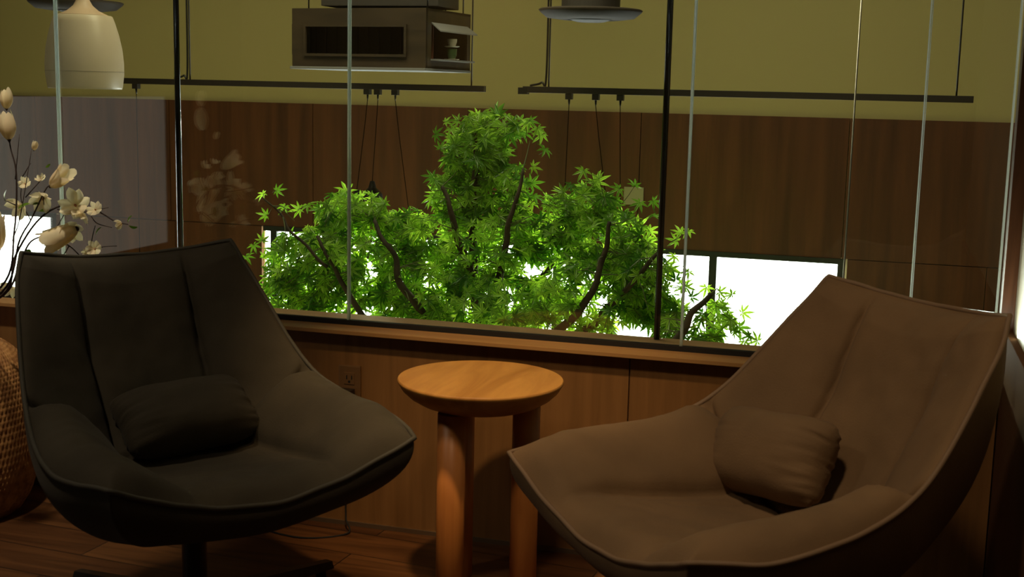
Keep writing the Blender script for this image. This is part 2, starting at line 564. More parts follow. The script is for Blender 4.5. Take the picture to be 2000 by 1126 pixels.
# ------------------------------------------------------------------ armchairs
def make_chair(label, mat, pipe, loc, rz, seed):
    t = thing('armchair', label, 'armchair', (loc[0], loc[1], 0), rz)
    T0 = Vector((0, 0.815, 0.824)); B = Vector((0.256, 0.741, 0.853))
    S = [Vector((0.285, 0.680, 0.77)), Vector((0.338, 0.463, 0.560)), Vector((0.383, 0.170, 0.505))]
    D = Vector((0.330, 0.0, 0.505)); F0 = Vector((0, 0.015, 0.414))
    side = catmull([B] + S + [D], 16)
    cen = catmull([T0, (0, 0.765, 0.71), (0, 0.685, 0.55), (0, 0.605, 0.42), (0, 0.48, 0.358), (0, 0.28, 0.372), (0, 0.11, 0.405), F0], 16)
    NU, NV = 112, 150
    rnd = random.Random(seed)

    def base(u, v):
        s = sample(side, v); c = sample(cen, v)
        au = abs(u)
        p = 2.0 + 1.5 * exp(-((v - 0.66) / 0.22) ** 2) - 0.4 * max(0.0, (v - 0.85) / 0.15)
        g = au ** p
        vc_ = 0.475 + 0.10 * (1 - au)
        wa = max(0.0, min(1.0, (v - vc_) / 0.05)) * max(0.0, min(1.0, (1.0 - v) / 0.22))
        wa = wa * wa * (3 - 2 * wa)
        k_ = max(0.0, min(1.0, (au - 0.32) / 0.46))
        gs = k_ * k_ * (3 - 2 * k_) 
        g = g + (gs - g) * wa * 0.72
        return Vector((u * s.x, c.y + (s.y - c.y) * g, c.z + (s.z - c.z) * g))
    P = [[base(-1 + 2 * i / NU, j / NV) for i in range(NU + 1)] for j in range(NV + 1)]

    def nrm(i, j):
        a = P[j][min(i + 1, NU)] - P[j][max(i - 1, 0)]
        b = P[min(j + 1, NV)][i] - P[max(j - 1, 0)][i]
        n = a.cross(b)
        n.normalize()
        return -n
    so = Vector((seed * 3.1, 0, 0))
    bm = BM()
    G = []
    for j in range(NV + 1):
        v = j / NV
        row = []
        for i in range(NU + 1):
            u = -1 + 2 * i / NU
            au = abs(u)
            q = P[j][i]
            vc = 0.475 + 0.10 * (1 - au)
            dedge = min((1 - au) * 0.36, v * 1.0, (1 - v) * 0.8)
            h = 0.036 * (1 - exp(-max(dedge, 0) / 0.034))
            dc = abs(v - vc) * 1.0
            if v < vc:
                xx_ = au * sample(side, v).x
                ds = abs(xx_ - 0.143)
                h += (0.020 * (1 - exp(-ds / 0.022)) - 0.012 * exp(-(ds / 0.006) ** 2)) * min(1, v / 0.10)
                # tufted dip where the seam is pulled in
                h -= 0.012 * exp(-((xx_ - 0.143) / 0.04) ** 2 - ((v - 0.27) / 0.05) ** 2)
            else:
                ds = abs(au - (0.50 - 0.06 * (v - 0.6))) * 0.38
                k = max(0.0, min(1.0, (0.93 - v) / 0.12))
                h += 0.014 * (1 - exp(-ds / 0.03)) - 0.016 * k * exp(-(ds / 0.014) ** 2)
                h += 0.012 * exp(-((au - 0.80) / 0.13) ** 2) * min(1, (v - vc) / 0.12)
            aw = min(1.0, max(0.0, (au - 0.2) / 0.35))
            h += 0.016 * (1 - exp(-dc / 0.03)) * exp(-dc / 0.16) * aw * (0.9 if v > vc else 0.6)
            h -= 0.034 * exp(-(dc / 0.010) ** 1.5) * (0.3 + 0.7 * aw)
            if dedge > 0:
                wv = noise.noise(q * 9 + so) * 0.0055 + noise.noise(q * 26 + so) * 0.0022
                cr = noise.noise(Vector((q.x * 55, q.y * 12, q.z * 12)) + so)
                wv += 0.003 * max(0, cr) * exp(-dc / 0.05)
                h += wv * min(1, dedge / 0.03)
            h *= 1 - exp(-dedge / 0.011)
            nn = nrm(i, j)
            e_ = exp(-((1 - au) * 0.36 / 0.13) ** 2)
            nn = Vector((nn.x * (1 - e_) + 0.10 * e_ * (1 if u > 0 else -1), nn.y, nn.z))
            if nn.length < 0.75:
                nn = nn.normalized() * 0.75
            row.append(bm.verts.new(q + nn * h))
        G.append(row)
    for j in range(NV):
        for i in range(NU):
            bm.faces.new((G[j][i], G[j + 1][i], G[j + 1][i + 1], G[j][i + 1]))
    # perimeter, in order
    loop = [P[0][i] for i in range(NU)] + [P[j][NU] for j in range(NV)] + [P[NV][i] for i in range(NU, 0, -1)] + [P[j][0] for j in range(NV, 0, -1)]
    loop = [p.copy() for p in loop]
    obj('seat_cushion', bm, mat, t, smooth=True, recalc=False)
    bm = BM()
    c = Vector((0, 0.40, 0.275))
    rings = []
    K = 26
    for k in range(K + 1):
        a = k / K * pi / 2
        rg = []
        for q in loop:
            hgt = q.z - c.z
            d = (q - c); d.z = 0
            dn = d.normalized()
            ex = 1.0 + 0.18 * max(0.0, min(1.0, (0.50 - q.y) / 0.45))
            xy = Vector((q.x, q.y, 0)).lerp(Vector((c.x, c.y, 0)) + dn * 0.10, 1 - max(0.0, cos(a)) ** ex)
            z = q.z - hgt * sin(a) ** ex
            blg = 0.016 * sin(min(a * 3.2, pi)) if a * 3.2 < pi else 0
            pt = Vector((xy.x, xy.y, z)) + dn * blg
            pt.z += noise.noise(pt * 8 + so) * 0.004
            rg.append(bm.verts.new(pt))
        rings.append(rg)
    n = len(loop)
    for k in range(K):
        for i in range(n):
            bm.faces.new((rings[k][i], rings[k][(i + 1) % n], rings[k + 1][(i + 1) % n], rings[k + 1][i]))
    bm.faces.new(rings[-1])
    obj('outer_shell', bm, mat, t, smooth=True)
    bm = BM()
    lp = []
    for i, q in enumerate(loop[::2]):
        d = (q - c); d.z = 0
        lp.append(q + d.normalized() * 0.004 + Vector((0, 0, 0.002 + noise.noise(q * 14 + so) * 0.003)))
    seg = 7
    rr = []
    m_ = len(lp)
    for i in range(m_):
        tg = (lp[(i + 1) % m_] - lp[i - 1]).normalized()
        a = tg.cross(Vector((0.1, 0.2, 1))).normalized()
        b = tg.cross(a)
        rr.append([bm.verts.new(lp[i] + 0.0055 * (cos(2 * pi * k / seg) * a + sin(2 * pi * k / seg) * b)) for k in range(seg)])
    for i in range(m_):
        for k in range(seg):
            bm.faces.new((rr[i][k], rr[i][(k + 1) % seg], rr[(i + 1) % m_][(k + 1) % seg], rr[(i + 1) % m_][k]))
    obj('piping', bm, pipe, t, smooth=True)
    # swivel base
    bm = BM(); lathe(bm, [(0.0, 0.06), (0.045, 0.06), (0.045, 0.085), (0.028, 0.10), (0.028, 0.245), (0.09, 0.268), (0.09, 0.278), (0.0, 0.278)], 32, 0, 0.40)
    obj('swivel_column', bm, M['black'], t, smooth=False)
    for k in range(4):
        a = k * pi / 2 + radians(71) - rz
        dx, dy = cos(a), sin(a)
        bm = BM()
        L = 0.44
        secs = []
        for s_ in range(7):
            f_ = s_ / 6
            r_ = 0.02 + (L - 0.02) * f_
            wd = 0.030 - 0.012 * f_
            zt = 0.098 - 0.058 * f_
            zb = zt - (0.036 - 0.018 * f_)
            cx_, cy_ = dx * r_, 0.40 + dy * r_
            nx, ny = -dy * wd, dx * wd
            secs.append([bm.verts.new(pp) for pp in ((cx_ - nx, cy_ - ny, zb), (cx_ + nx, cy_ + ny, zb), (cx_ + nx * 0.6, cy_ + ny * 0.6, zt), (cx_ - nx * 0.6, cy_ - ny * 0.6, zt))])
        for A_, B_ in zip(secs[:-1], secs[1:]):
            for q_ in range(4):
                bm.faces.new((A_[q_], A_[(q_ + 1) % 4], B_[(q_ + 1) % 4], B_[q_]))
        bm.faces.new(secs[0][::-1]); bm.faces.new(secs[-1])
        # glide under the toe
        tube(bm, [(dx * (L - 0.03), 0.40 + dy * (L - 0.03), 0.0), (dx * (L - 0.03), 0.40 + dy * (L - 0.03), 0.03)], 0.014, 12)
        obj('foot', bm, M['black'], t)
    return t


PL = (-1.13, -1.015, 0.943)
PR = (-0.484, -1.028, -0.835)
chL = make_chair('charcoal suede swivel armchair with winged sides, left of the round wooden side table', M['charcoal'], M['charcoal_pipe'], PL, PL[2], 1)
chR = make_chair('taupe brown suede swivel armchair with winged sides, right of the round wooden side table', M['taupe'], M['taupe_pipe'], PR, PR[2], 2)


def pillow(label, mat, pose, lc, size, tilt, roll, yaw, seed):
    X, Y, a = pose
    wx, wy, wz = size
    bm = BM()
    NU, NV = 64, 40
    so = Vector((0, seed * 5.3, 0))

    def side(sgn):
        rows = []
        for j in range(NV + 1):
            v = -1 + 2 * j / NV
            row = []
            for i in range(NU + 1):
                u = -1 + 2 * i / NU
                px = 1 - 0.055 * (v * v) * 1.0
                pz = 1 - 0.10 * (u * u)
                x = u * wx * (1 - 0.07 * abs(v) ** 6) * (1 - 0.06 * (1 - v * v) * 0 - 0.05 * (1 - abs(v)) * abs(u) ** 3)
                z = v * wz * (1 - 0.14 * abs(u) ** 6) * (1 - 0.10 * (1 - abs(u)) * 0 - 0.06 * (1 - abs(u)) * abs(v) ** 3)
                th = wy * (max(0.0, (1 - abs(u) ** 3.0)) ** 0.5) * (max(0.0, (1 - abs(v) ** 2.4)) ** 0.5)
                q = Vector((x, sgn * th, z))
                ed = max(0.0, 1 - abs(u))
                cr = 0.010 * noise.noise(Vector((u * 2, v * 9, sgn)) + so) * exp(-ed / 0.25)
                q.y += (cr + 0.003 * noise.noise(q * 18 + so)) * (1 if th > 0.002 else 0)
                row.append(q)
            rows.append(row)
        return rows
    R = Matrix.Rotation(yaw, 3, 'Z') @ Matrix.Rotation(tilt, 3, 'X') @ Matrix.Rotation(roll, 3, 'Y')
    for sgn in (-1, 1):
        rows = side(sgn)
        V = [[bm.verts.new(R @ q) for q in r] for r in rows]
        for j in range(NV):
            for i in range(NU):
                f = (V[j][i], V[j][i + 1], V[j + 1][i + 1], V[j + 1][i])
                bm.faces.new(f if sgn < 0 else f[::-1])
    bmesh.ops.remove_doubles(bm, verts=bm.verts, dist=0.0008)
    o = obj('lumbar_pillow', bm, mat, None, smooth=True)
    x, y, z = lc
    o.location = (X + cos(a) * x - sin(a) * y, Y + sin(a) * x + cos(a) * y, z)
    o.rotation_euler = (0, 0, a)
    tag(o, label, 'pillow')
    return o


pillow('small charcoal lumbar pillow lying on the seat of the charcoal armchair', M['charcoal'], PL, (0.022, 0.485, 0.490), (0.163, 0.072, 0.092), radians(-54), radians(-3), 0.0, 1)
pillow('small taupe lumbar pillow propped in the taupe armchair', M['taupe'], PR, (-0.110, 0.495, 0.510), (0.160, 0.074, 0.096), radians(-28), radians(-7), radians(4), 2)

# ------------------------------------------------------------------ side table
TX, TY = -0.918, -0.335
tb = thing('side_table', 'round honey wood side table with a thick dished top on three round legs', 'table', (TX, TY, 0))
bm = BM()
R_ = 0.204
prof = [(0.0, 0.484), (0.128, 0.484), (0.150, 0.492), (0.175, 0.507), (0.193, 0.524), (R_ - 0.003, 0.538), (R_, 0.543), (R_, 0.547), (R_ - 0.002, 0.5495), (0.10, 0.5505), (0.0, 0.5505)]
lathe(bm, prof, 96)
o = obj('table_top', bm, M['table_wood'], tb, smooth=True)
md = o.modifiers.new('es', 'EDGE_SPLIT'); md.split_angle = radians(40)
for k, ang in enumerate((252, 12, 132)):
    a = radians(ang)
    x, y = 0.115 * cos(a), 0.115 * sin(a)
    bm = BM()
    tube(bm, [(x, y, 0.0), (x, y, 0.004), (x, y, 0.484)], [0.030, 0.034, 0.034], 40)
    obj('leg', bm, M['leg_wood'], tb)

# ------------------------------------------------------------------ outlet, plug and cable
ou = thing('wall_outlet', 'brass duplex wall outlet on the low wall beside the side table', 'outlet', (-1.413, 0, 0.408))
bm = BM(); box(bm, -0.034, 0.034, -0.007, 0.0, -0.064, 0.064, bevel=0.0045)
obj('cover_plate', bm, M['brass'], ou)
for dz in (0.026, -0.026):
    bm = BM(); box(bm, -0.016, 0.016, -0.0085, -0.006, dz - 0.017, dz + 0.017, bevel=0.001)
    so_ = obj('socket', bm, M['brass'], ou)
    bm = BM()
    box(bm, -0.009, -0.006, -0.0092, -0.0085, dz - 0.002, dz + 0.009)
    box(bm, 0.006, 0.009, -0.0092, -0.0085, dz - 0.002, dz + 0.009)
    tube(bm, [(0, -0.0085, dz - 0.009), (0, -0.0094, dz - 0.009)], 0.0035, 12)
    obj('socket_slot', bm, M['blackmat'], so_)
pg = thing('power_adapter', 'black plug adapter plugged into the brass outlet with a thin cable down', 'plug', (-1.418, -0.0095, 0.383))
bm = BM(); box(bm, -0.036, 0.024, -0.046, 0.0, -0.030, 0.024, bevel=0.005); obj('adapter_body', bm, M['black'], pg)
bm = BM(); box(bm, 0.004, 0.020, -0.03, 0.0, -0.058, -0.028, bevel=0.003); obj('plug_head', bm, M['blackmat'], pg)
cb = catmull([(0.012, -0.016, -0.055), (0.010, -0.018, -0.15), (0.004, -0.02, -0.28), (0.010, -0.03, -0.35), (0.03, -0.07, -0.379), (-0.08, -0.14, -0.3805), (-0.26, -0.10, -0.3805)], 10)
bm = BM(); tube(bm, cb, 0.0025, 8); obj('cable', bm, M['blackmat'], pg)

# ------------------------------------------------------------------ rattan basket vase
BX, BY = -2.575, -0.275
bk = thing('rattan_floor_vase', 'large woven rattan floor vase at the left edge of the photo', 'vase', (BX, BY, 0))
bm = BM()
cp = [(0.205, 0.0), (0.238, 0.06), (0.256, 0.15), (0.256, 0.27), (0.246, 0.37), (0.222, 0.440), (0.170, 0.490), (0.11, 0.510), (0.085, 0.515)]
pr = catmull([(r, 0, z) for r, z in cp], 8)
rows = 46
SEG = 560
G = []
for j in range(rows * 3 + 1):
    f_ = j / (rows * 3)
    q = sample(pr, f_)
    ring = []
    for k in range(SEG):
        a = 2 * pi * k / SEG
        rowi = f_ * rows
        ph = (int(rowi) % 2) * pi / 1.0
        wv = 0.0020 * sin(a * SEG / 5.0 + ph) * abs(sin(rowi * pi)) + 0.0022 * abs(sin(rowi * pi))
        ring.append(bm.verts.new(((q.x + wv) * cos(a), (q.x + wv) * sin(a), q.z)))
    G.append(ring)
for A_, B_ in zip(G[:-1], G[1:]):
    for k in range(SEG):
        bm.faces.new((A_[k], A_[(k + 1) % SEG], B_[(k + 1) % SEG], B_[k]))
bm.faces.new(G[0][::-1])
obj('woven_body', bm, M['wicker'], bk, smooth=True)
bm = BM()
lathe(bm, [(0.079, 0.510), (0.091, 0.510), (0.095, 0.519), (0.091, 0.528), (0.079, 0.528), (0.074, 0.519), (0.079, 0.510)], 48, cap0=False, cap1=False)
obj('rim', bm, M['wicker'], bk, smooth=True)


# ------------------------------------------------------------------ magnolia branches
def pt(x, y, Y):
    d = fw + (x - 1000) / F * rt - (y - 563) / F * up
    return CAM + d * ((Y - CAM.y) / d.y)


def petal(bm, base, axis, out, L, W, cup, curl, tint, nl=6, nw=4, la=None):
    side = axis.cross(out).normalized()
    G_ = []
    for i in range(nl + 1):
        f_ = i / nl
        ang = curl * f_
        c = base + (axis * sin(pi / 2 - ang) + out * (1 - cos(ang)) * 0 + out * sin(ang)) * L * f_
        wd = W * (sin(pi * min(1, f_ * 0.93 + 0.07)) ** 0.7)
        row = []
        for j in range(nw + 1):
            s_ = -1 + 2 * j / nw
            q = c + side * wd * s_ - out * cup * wd * (s_ * s_) * -1 * -1
            q = q + Vector((noise.noise(q * 60), noise.noise(q * 60 + Vector((9, 0, 0))), noise.noise(q * 60 + Vector((0, 9, 0))))) * 0.0015
            v = bm.verts.new(q)
            v[la] = (tint, 1.0, 0, 1)
            row.append(v)
        G_.append(row)
    for a, b in zip(G_[:-1], G_[1:]):
        for j in range(nw):
            bm.faces.new((a[j], a[j + 1], b[j + 1], b[j]))


def closed_bloom(name, c, axis, size, tipopen, parent, width=0.30):
    axis = Vector(axis).normalized()
    o1 = axis.orthogonal().normalized()
    bm = BM()
    la = bm.verts.layers.float_color.new('tint')
    n1 = 6
    for k in range(n1):
        a0 = 2 * pi * k / n1 + random.uniform(-0.15, 0.15)
        tn = random.random()
        Lk = size * random.uniform(0.90, 1.04)
        lift = 0.0012 * (k % 2)
        NL, NW = 12, 8
        G_ = []
        for i in range(NL + 1):
            f_ = i / NL
            r = size * width * (sin(pi * min(1.0, 0.06 + 0.80 * f_ ** 0.85)) ** 0.8) + size * tipopen * f_ ** 4
            half = radians(52) * (sin(pi * (0.14 + 0.80 * f_)) ** 0.6)
            row = []
            for j in range(NW + 1):
                a = a0 + half * (-1 + 2 * j / NW)
                out = Matrix.Rotation(a, 3, axis) @ o1
                edge = abs(-1 + 2 * j / NW)
                q = c + axis * (Lk * f_ - Lk * 0.05 * edge * f_) + out * (r + lift + 0.0015 * edge * f_)
                v = bm.verts.new(q)
                v[la] = (tn, 1.0 if j != NW // 2 else 0.3, 0, 1)
                row.append(v)
            G_.append(row)
        for a_, b_ in zip(G_[:-1], G_[1:]):
            for j in range(NW):
                bm.faces.new((a_[j], a_[j + 1], b_[j + 1], b_[j]))
    fo = obj(name, bm, M['magnolia_petal'], parent, smooth=True, recalc=False)
    bm = BM()
    tube(bm, [c - axis * size * 0.10, c - axis * size * 0.01, c + axis * size * 0.08], [size * 0.03, size * 0.07, size * 0.085], 8)
    obj('calyx', bm, M['magnolia_twig'], fo)
    return fo


def flower(name, c, axis, size, openness, parent, n1=6, mat='magnolia_petal'):
    axis = Vector(axis).normalized()
    bm = BM()
    la = bm.verts.layers.float_color.new('tint')
    o1 = axis.orthogonal().normalized()
    for k in range(n1):
        a = 2 * pi * k / n1 + random.uniform(-0.2, 0.2)
        out = (Matrix.Rotation(a, 3, axis) @ o1).normalized()
        op = openness * random.uniform(0.8, 1.15)
        ax = (axis * cos(op) + out * sin(op)).normalized()
        ou_ = (out * cos(op) - axis * sin(op)).normalized()
        petal(bm, c + out * size * 0.04, ax, -ou_, size * random.uniform(0.85, 1.05), size * (0.30 if openness > 0.3 else 0.26), 0.55, (0.75 if openness < 0.5 else -0.15), random.random(), la=la)
    fo = obj(name, bm, M[mat], parent, smooth=True, recalc=False)
    # heart of the flower
    bm = BM()
    q0 = c - axis * size * 0.05
    tube(bm, [q0, c + axis * size * 0.12, c + axis * size * 0.28], [size * 0.05, size * 0.075, size * 0.01], 8)
    obj('flower_heart', bm, M['magnolia_blush'], fo)
    return fo


def small_leaf(c, d, size, parent):
    bm = BM()
    la = bm.verts.layers.float_color.new('tint')
    d = Vector(d).normalized()
    o = d.orthogonal().normalized()
    petal(bm, c, d, o, size, size * 0.28, 0.2, 0.4, random.random(), la=la)
    obj('leaf', bm, M['small_leaf'], parent, smooth=True, recalc=False)


mouth = Vector((BX, BY, 0.520))
MB_ = [
    # (label, main stem [(px, py, Y)], side twigs [[...]], flowers [(px,py,Y,size,open,(axis),name)], leaves)
    ('tall magnolia branch with two upright closed buds at the left edge', [(2, 560, -.42), (28, 450, -.42), (32, 340, -.42), (20, 285, -.42), (14, 225, -.42)],
     [[(24, 470, -.42), (40, 420, -.42), (62, 290, -.40)], [(30, 350, -.42), (38, 262, -.41)], [(30, 400, -.42), (8, 390, -.43)], [(44, 345, -.42), (60, 318, -.41)]],
     [(13, 212, -.42, .052, .10, (0, 0, 1), 'bud'), (18, 272, -.42, .072, .22, (-.12, 0, 1), 'bud'), (66, 293, -.40, .024, .15, (.3, 0, 1), 'bud'), (-4, 486, -.45, .10, .45, (.1, -.35, .9), 'bloom')],
     [(12, 395, -.42, (-.4, 0, .8), .035), (36, 408, -.42, (.5, 0, .5), .035)]),
    ('magnolia branch with one large pointed bloom and small open flowers', [(4, 570, -.40), (38, 470, -.40), (60, 430, -.39), (88, 372, -.38), (97, 362, -.38)],
     [[(60, 430, -.39), (42, 392, -.39), (42, 360, -.39)], [(50, 385, -.39), (86, 345, -.38)], [(84, 378, -.38), (86, 400, -.38)]],
     [(100, 363, -.38, .072, .28, (.75, -.1, .55), 'bloom'), (80, 352, -.38, .026, .7, (0, -.6, 1), 'flower'), (50, 360, -.39, .030, .9, (.2, -.7, .5), 'flower'), (86, 386, -.37, .055, .8, (.1, -.8, -.5), 'flower'), (42, 402, -.38, .055, .85, (-.2, -.8, -.4), 'flower')],
     [(90, 326, -.38, (.4, 0, .2), .014), (78, 398, -.38, (-.6, 0, .1), .02)]),
    ('long magnolia branch arching right with open blush flowers', [(6, 575, -.38), (30, 500, -.37), (70, 435, -.36), (112, 404, -.35), (150, 402, -.34), (190, 412, -.33), (225, 432, -.32), (250, 438, -.32)],
     [[(112, 408, -.35), (140, 416, -.34), (178, 412, -.34), (212, 405, -.33)], [(130, 410, -.34), (112, 442, -.34)], [(178, 422, -.33), (190, 436, -.33), (218, 444, -.33)]],
     [(148, 402, -.35, .062, 1.0, (.3, -.8, .45), 'flower'), (156, 412, -.35, .055, .8, (-.2, -.5, -.8), 'flower'), (187, 410, -.34, .034, .9, (.1, -.8, .5), 'flower'), (238, 436, -.32, .030, .5, (-.6, -.2, -.25), 'flower')],
     [(250, 434, -.32, (.2, 0, 1), .022), (252, 440, -.32, (.8, 0, -.4), .024), (95, 412, -.35, (-.8, 0, .2), .03)]),
    ('low magnolia branch with a large drooping pale bloom beside the chair back', [(8, 575, -.36), (40, 510, -.34), (62, 470, -.33), (100, 462, -.32), (135, 480, -.31), (155, 498, -.31)],
     [[(120, 470, -.32), (150, 458, -.31)], [(178, 490, -.33), (180, 465, -.33), (186, 440, -.33)], [(165, 500, -.33), (178, 490, -.33), (200, 482, -.33), (228, 480, -.33)], [(135, 480, -.31), (120, 505, -.31)]],
     [(150, 446, -.33, .10, .45, (-.80, -.30, -.42), 'bloom'), (136, 448, -.33, .055, .85, (.6, -.6, -.3), 'flower'), (110, 466, -.32, .045, .8, (.2, -.7, -.5), 'flower'), (186, 486, -.33, .036, .9, (.2, -.8, .3), 'flower'), (170, 494, -.33, .022, .6, (-.5, -.6, 0), 'flower'), (20, 560, -.30, .040, .9, (.1, -.7, -.4), 'flower')],
     [(140, 448, -.31, (.2, 0, -1), .036), (188, 458, -.33, (.25, 0, 1), .026), (60, 488, -.32, (-.6, 0, -.3), .03)]),
]
for k, (lab, stem, tw, fl, lv) in enumerate(MB_):
    e = thing('magnolia_branch', lab, 'branch', tuple(mouth), 0.0)
    inv = -mouth
    P0 = [Vector((0.03 * (k - 1.5), 0.0, -0.25)), Vector((0.022 * (k - 1.5), 0.0, 0.02))] + [pt(*q) + inv for q in stem]
    C_ = catmull(P0, 8)
    n_ = len(C_)
    bm = BM(); tube(bm, C_, [0.0038 - 0.0024 * i / n_ for i in range(n_)], 7)
    for q in tw:
        cc = catmull([pt(*z) + inv for z in q], 6)
        if len(q) > 1:
            tube(bm, cc, [0.0018 - 0.0009 * i / len(cc) for i in range(len(cc))], 6)
    obj('stem', bm, M['magnolia_twig'], e)
    for (px, py, Y, sz, op, ax, nm) in fl:
        if nm == 'flower':
            flower(nm, pt(px, py, Y) + inv, ax, sz * 0.78, op, e, 7)
        else:
            closed_bloom(nm, pt(px, py, Y) + inv, ax, sz * 1.05, 0.03 if nm == 'bud' else 0.20, e, 0.26 if nm == 'bud' else 0.24)
    for (px, py, Y, d, sz) in lv:
        small_leaf(pt(px, py, Y) + inv, d, sz, e)

# ------------------------------------------------------------------ maple tree
TRX, TRY = -1.38, 1.25
tree = thing('maple_tree', 'green leafy maple tree rising behind the glass in the stairwell', 'tree', (TRX, TRY, -2.6))
T0_ = Vector((TRX, TRY, -2.6))
bm = BM(); lathe(bm, [(0.0, 0.0), (0.24, 0.0), (0.30, 0.50), (0.28, 0.50), (0.27, 0.46), (0.0, 0.46)], 40, TRX, TRY)
for v in bm.verts:
    v.co.z += -2.6
pto = obj('planter', bm, M['pot'])
tag(pto, 'grey round planter holding the maple tree trunk below the glass', 'planter')
TR = random.Random(11)


def P(px, py, Y):
    return pt(px, py, Y) - T0_


branches = [
    # trunk and main limbs (px, py, Y, r)
    [((0, 0, 0.462), .045), ((0.01, 0.01, 1.6), .040), ((0.0, 0.0, 2.45), .034)],
]
limb_px = [
    ([(958, 760, 1.25), (940, 640, 1.22), (925, 520, 1.2), (930, 430, 1.2), (928, 320, 1.2), (935, 250, 1.2)], (.024, .005)),
    ([(958, 720, 1.25), (925, 560, 1.15), (900, 470, 1.12), (880, 410, 1.1), (862, 360, 1.1)], (.018, .005)),
    ([(955, 700, 1.25), (970, 560, 1.15), (990, 470, 1.1), (1006, 410, 1.1), (1020, 330, 1.1)], (.016, .004)),
    ([(950, 740, 1.25), (850, 640, 1.1), (785, 555, 1.0), (770, 500, 1.0), (728, 430, 1.0)], (.018, .005)),
    ([(940, 760, 1.25), (780, 690, 1.1), (700, 610, 1.0), (660, 540, 0.95), (620, 460, .95)], (.016, .004)),
    ([(960, 760, 1.25), (1060, 660, 1.1), (1140, 590, 1.0), (1180, 500, 1.0), (1190, 430, 1.0)], (.018, .005)),
    ([(965, 780, 1.25), (1120, 660, 1.1), (1200, 590, 1.0), (1260, 520, .95), (1300, 480, .95)], (.015, .004)),
    ([(975, 800, 1.25), (1180, 760, 1.0), (1320, 665, .85), (1352, 600, .85), (1390, 575, .85)], (.018, .006)),
    ([(960, 700, 1.3), (1050, 560, 1.45), (1120, 460, 1.5), (1140, 380, 1.5)], (.015, .004)),
    ([(940, 720, 1.3), (820, 600, 1.5), (700, 480, 1.5), (640, 440, 1.5)], (.015, .004)),
    ([(640, 520, .95), (560, 440, .9), (515, 385, .9)], (.005, .002)),
]
bm = BM()
for b in branches:
    tube(bm, [q for q, r in b], [r for q, r in b], 14)
anchors = []
for pts_, (ra, rb) in limb_px:
    q = [P(zx, zy, zz - 0.10) for zx, zy, zz in pts_]
    if len(pts_) > 3:
        q = [Vector((0, 0, 2.2))] + q
    C_ = catmull(q, 8)
    n_ = len(C_)
    C_ = [c + Vector((noise.noise(c * 9), noise.noise(c * 9 + Vector((5, 0, 0))), noise.noise(c * 9 + Vector((0, 7, 0))))) * 0.018 for c in C_]
    tube(bm, C_, [1.25 * (ra + (rb - ra) * i / n_) for i in range(n_)], 9)
    anchors += C_[8:]
obj('trunk', bm, M['bark'], tree)

# leaf masses: (px, py, rx px, ry px, Y, depth, count)
masses = [
    (700, 520, 130, 120, 1.00, .22, 250),
    (610, 520, 95, 85, 0.95, .2, 120),
    (560, 590, 60, 60, 0.90, .15, 60),
    (690, 410, 75, 38, 0.98, .16, 55),
    (830, 560, 95, 110, 1.05, .25, 170),
    (800, 450, 50, 40, 1.05, .2, 40),
    (930, 300, 62, 62, 1.10, .17, 105),
    (960, 250, 68, 32, 1.12, .14, 48),
    (890, 380, 52, 55, 1.08, .15, 60),
    (985, 380, 60, 65, 1.10, .15, 70),
    (950, 480, 110, 80, 1.10, .25, 150),
    (940, 600, 150, 70, 1.05, .28, 190),
    (1075, 440, 70, 70, 1.15, .2, 75),
    (1150, 400, 55, 48, 1.10, .17, 50),
    (1190, 470, 85, 65, 1.05, .2, 100),
    (1150, 570, 130, 85, 1.00, .25, 180),
    (1250, 550, 65, 80, 0.95, .2, 85),
    (1300, 600, 45, 70, 0.90, .15, 36),
    (1400, 630, 48, 42, 0.85, .1, 17),
    (1350, 665, 80, 18, 0.85, .12, 18),
    (900, 690, 380, 45, 1.00, .3, 170),
]
singles = [(515, 378), (540, 372), (557, 402), (495, 478), (512, 470), (515, 500), (520, 420), (585, 408), (600, 400), (752, 398), (775, 425),
           (1140, 332), (1170, 348), (1240, 362), (1210, 368), (1250, 395), (1275, 420), (1275, 392), (1330, 455), (1345, 450), (1322, 470), (1065, 290), (1060, 262), (1050, 250),
           (1030, 240), (1035, 235), (895, 235), (915, 228), (950, 222), (850, 262), (860, 290), (845, 345), (848, 352), (1040, 325), (1005, 325), (1430, 575), (1405, 570), (1450, 610),
           (1440, 635), (1465, 655), (1400, 600), (1380, 560), (1345, 530), (1340, 560), (1320, 545), (1350, 580), (1115, 360), (1100, 375), (880, 250), (870, 238), (640, 400), (480, 500), (1455, 665), (1480, 665), (1360, 650), (1300, 655), (1318, 500)]

lobes = [(-128, .48), (-86, .78), (-43, .96), (0, 1.08), (43, .96), (86, .78), (128, .48)]


def add_leaf(bm, la, c, nrm_, tipdir, size, tint):
    n = nrm_.normalized()
    d = (tipdir - n * tipdir.dot(n))
    if d.length < 1e-4:
        d = n.orthogonal()
    d.normalize()
    s = n.cross(d)
    cen = bm.verts.new(c); cen[la] = (tint, 0, 0, 1)

    def v_(ang, r, dz, vein):
        a = radians(ang)
        v = bm.verts.new(c + (d * cos(a) + s * sin(a)) * r * size + n * dz * size)
        v[la] = (tint, vein, 0, 1)
        return v
    for ang, L in lobes:
        ang += TR.uniform(-4, 4)
        dr = TR.uniform(-.16, -.02)
        tip = v_(ang, L, dr, 0)
        n1 = v_(ang - 21, 0.27, -0.01, 1); n2 = v_(ang + 21, 0.27, -0.01, 1)
        w1 = v_(ang - 11, L * 0.56, dr * 0.2 + 0.04, 1); w2 = v_(ang + 11, L * 0.56, dr * 0.2 + 0.04, 1)
        bm.faces.new((cen, n1, w1, tip)); bm.faces.new((cen, tip, w2, n2))


bm = BM()
la = bm.verts.layers.float_color.new('tint')
bt = BM()
to_cam = (CAM - Vector((TRX, TRY, 0.7))).normalized()


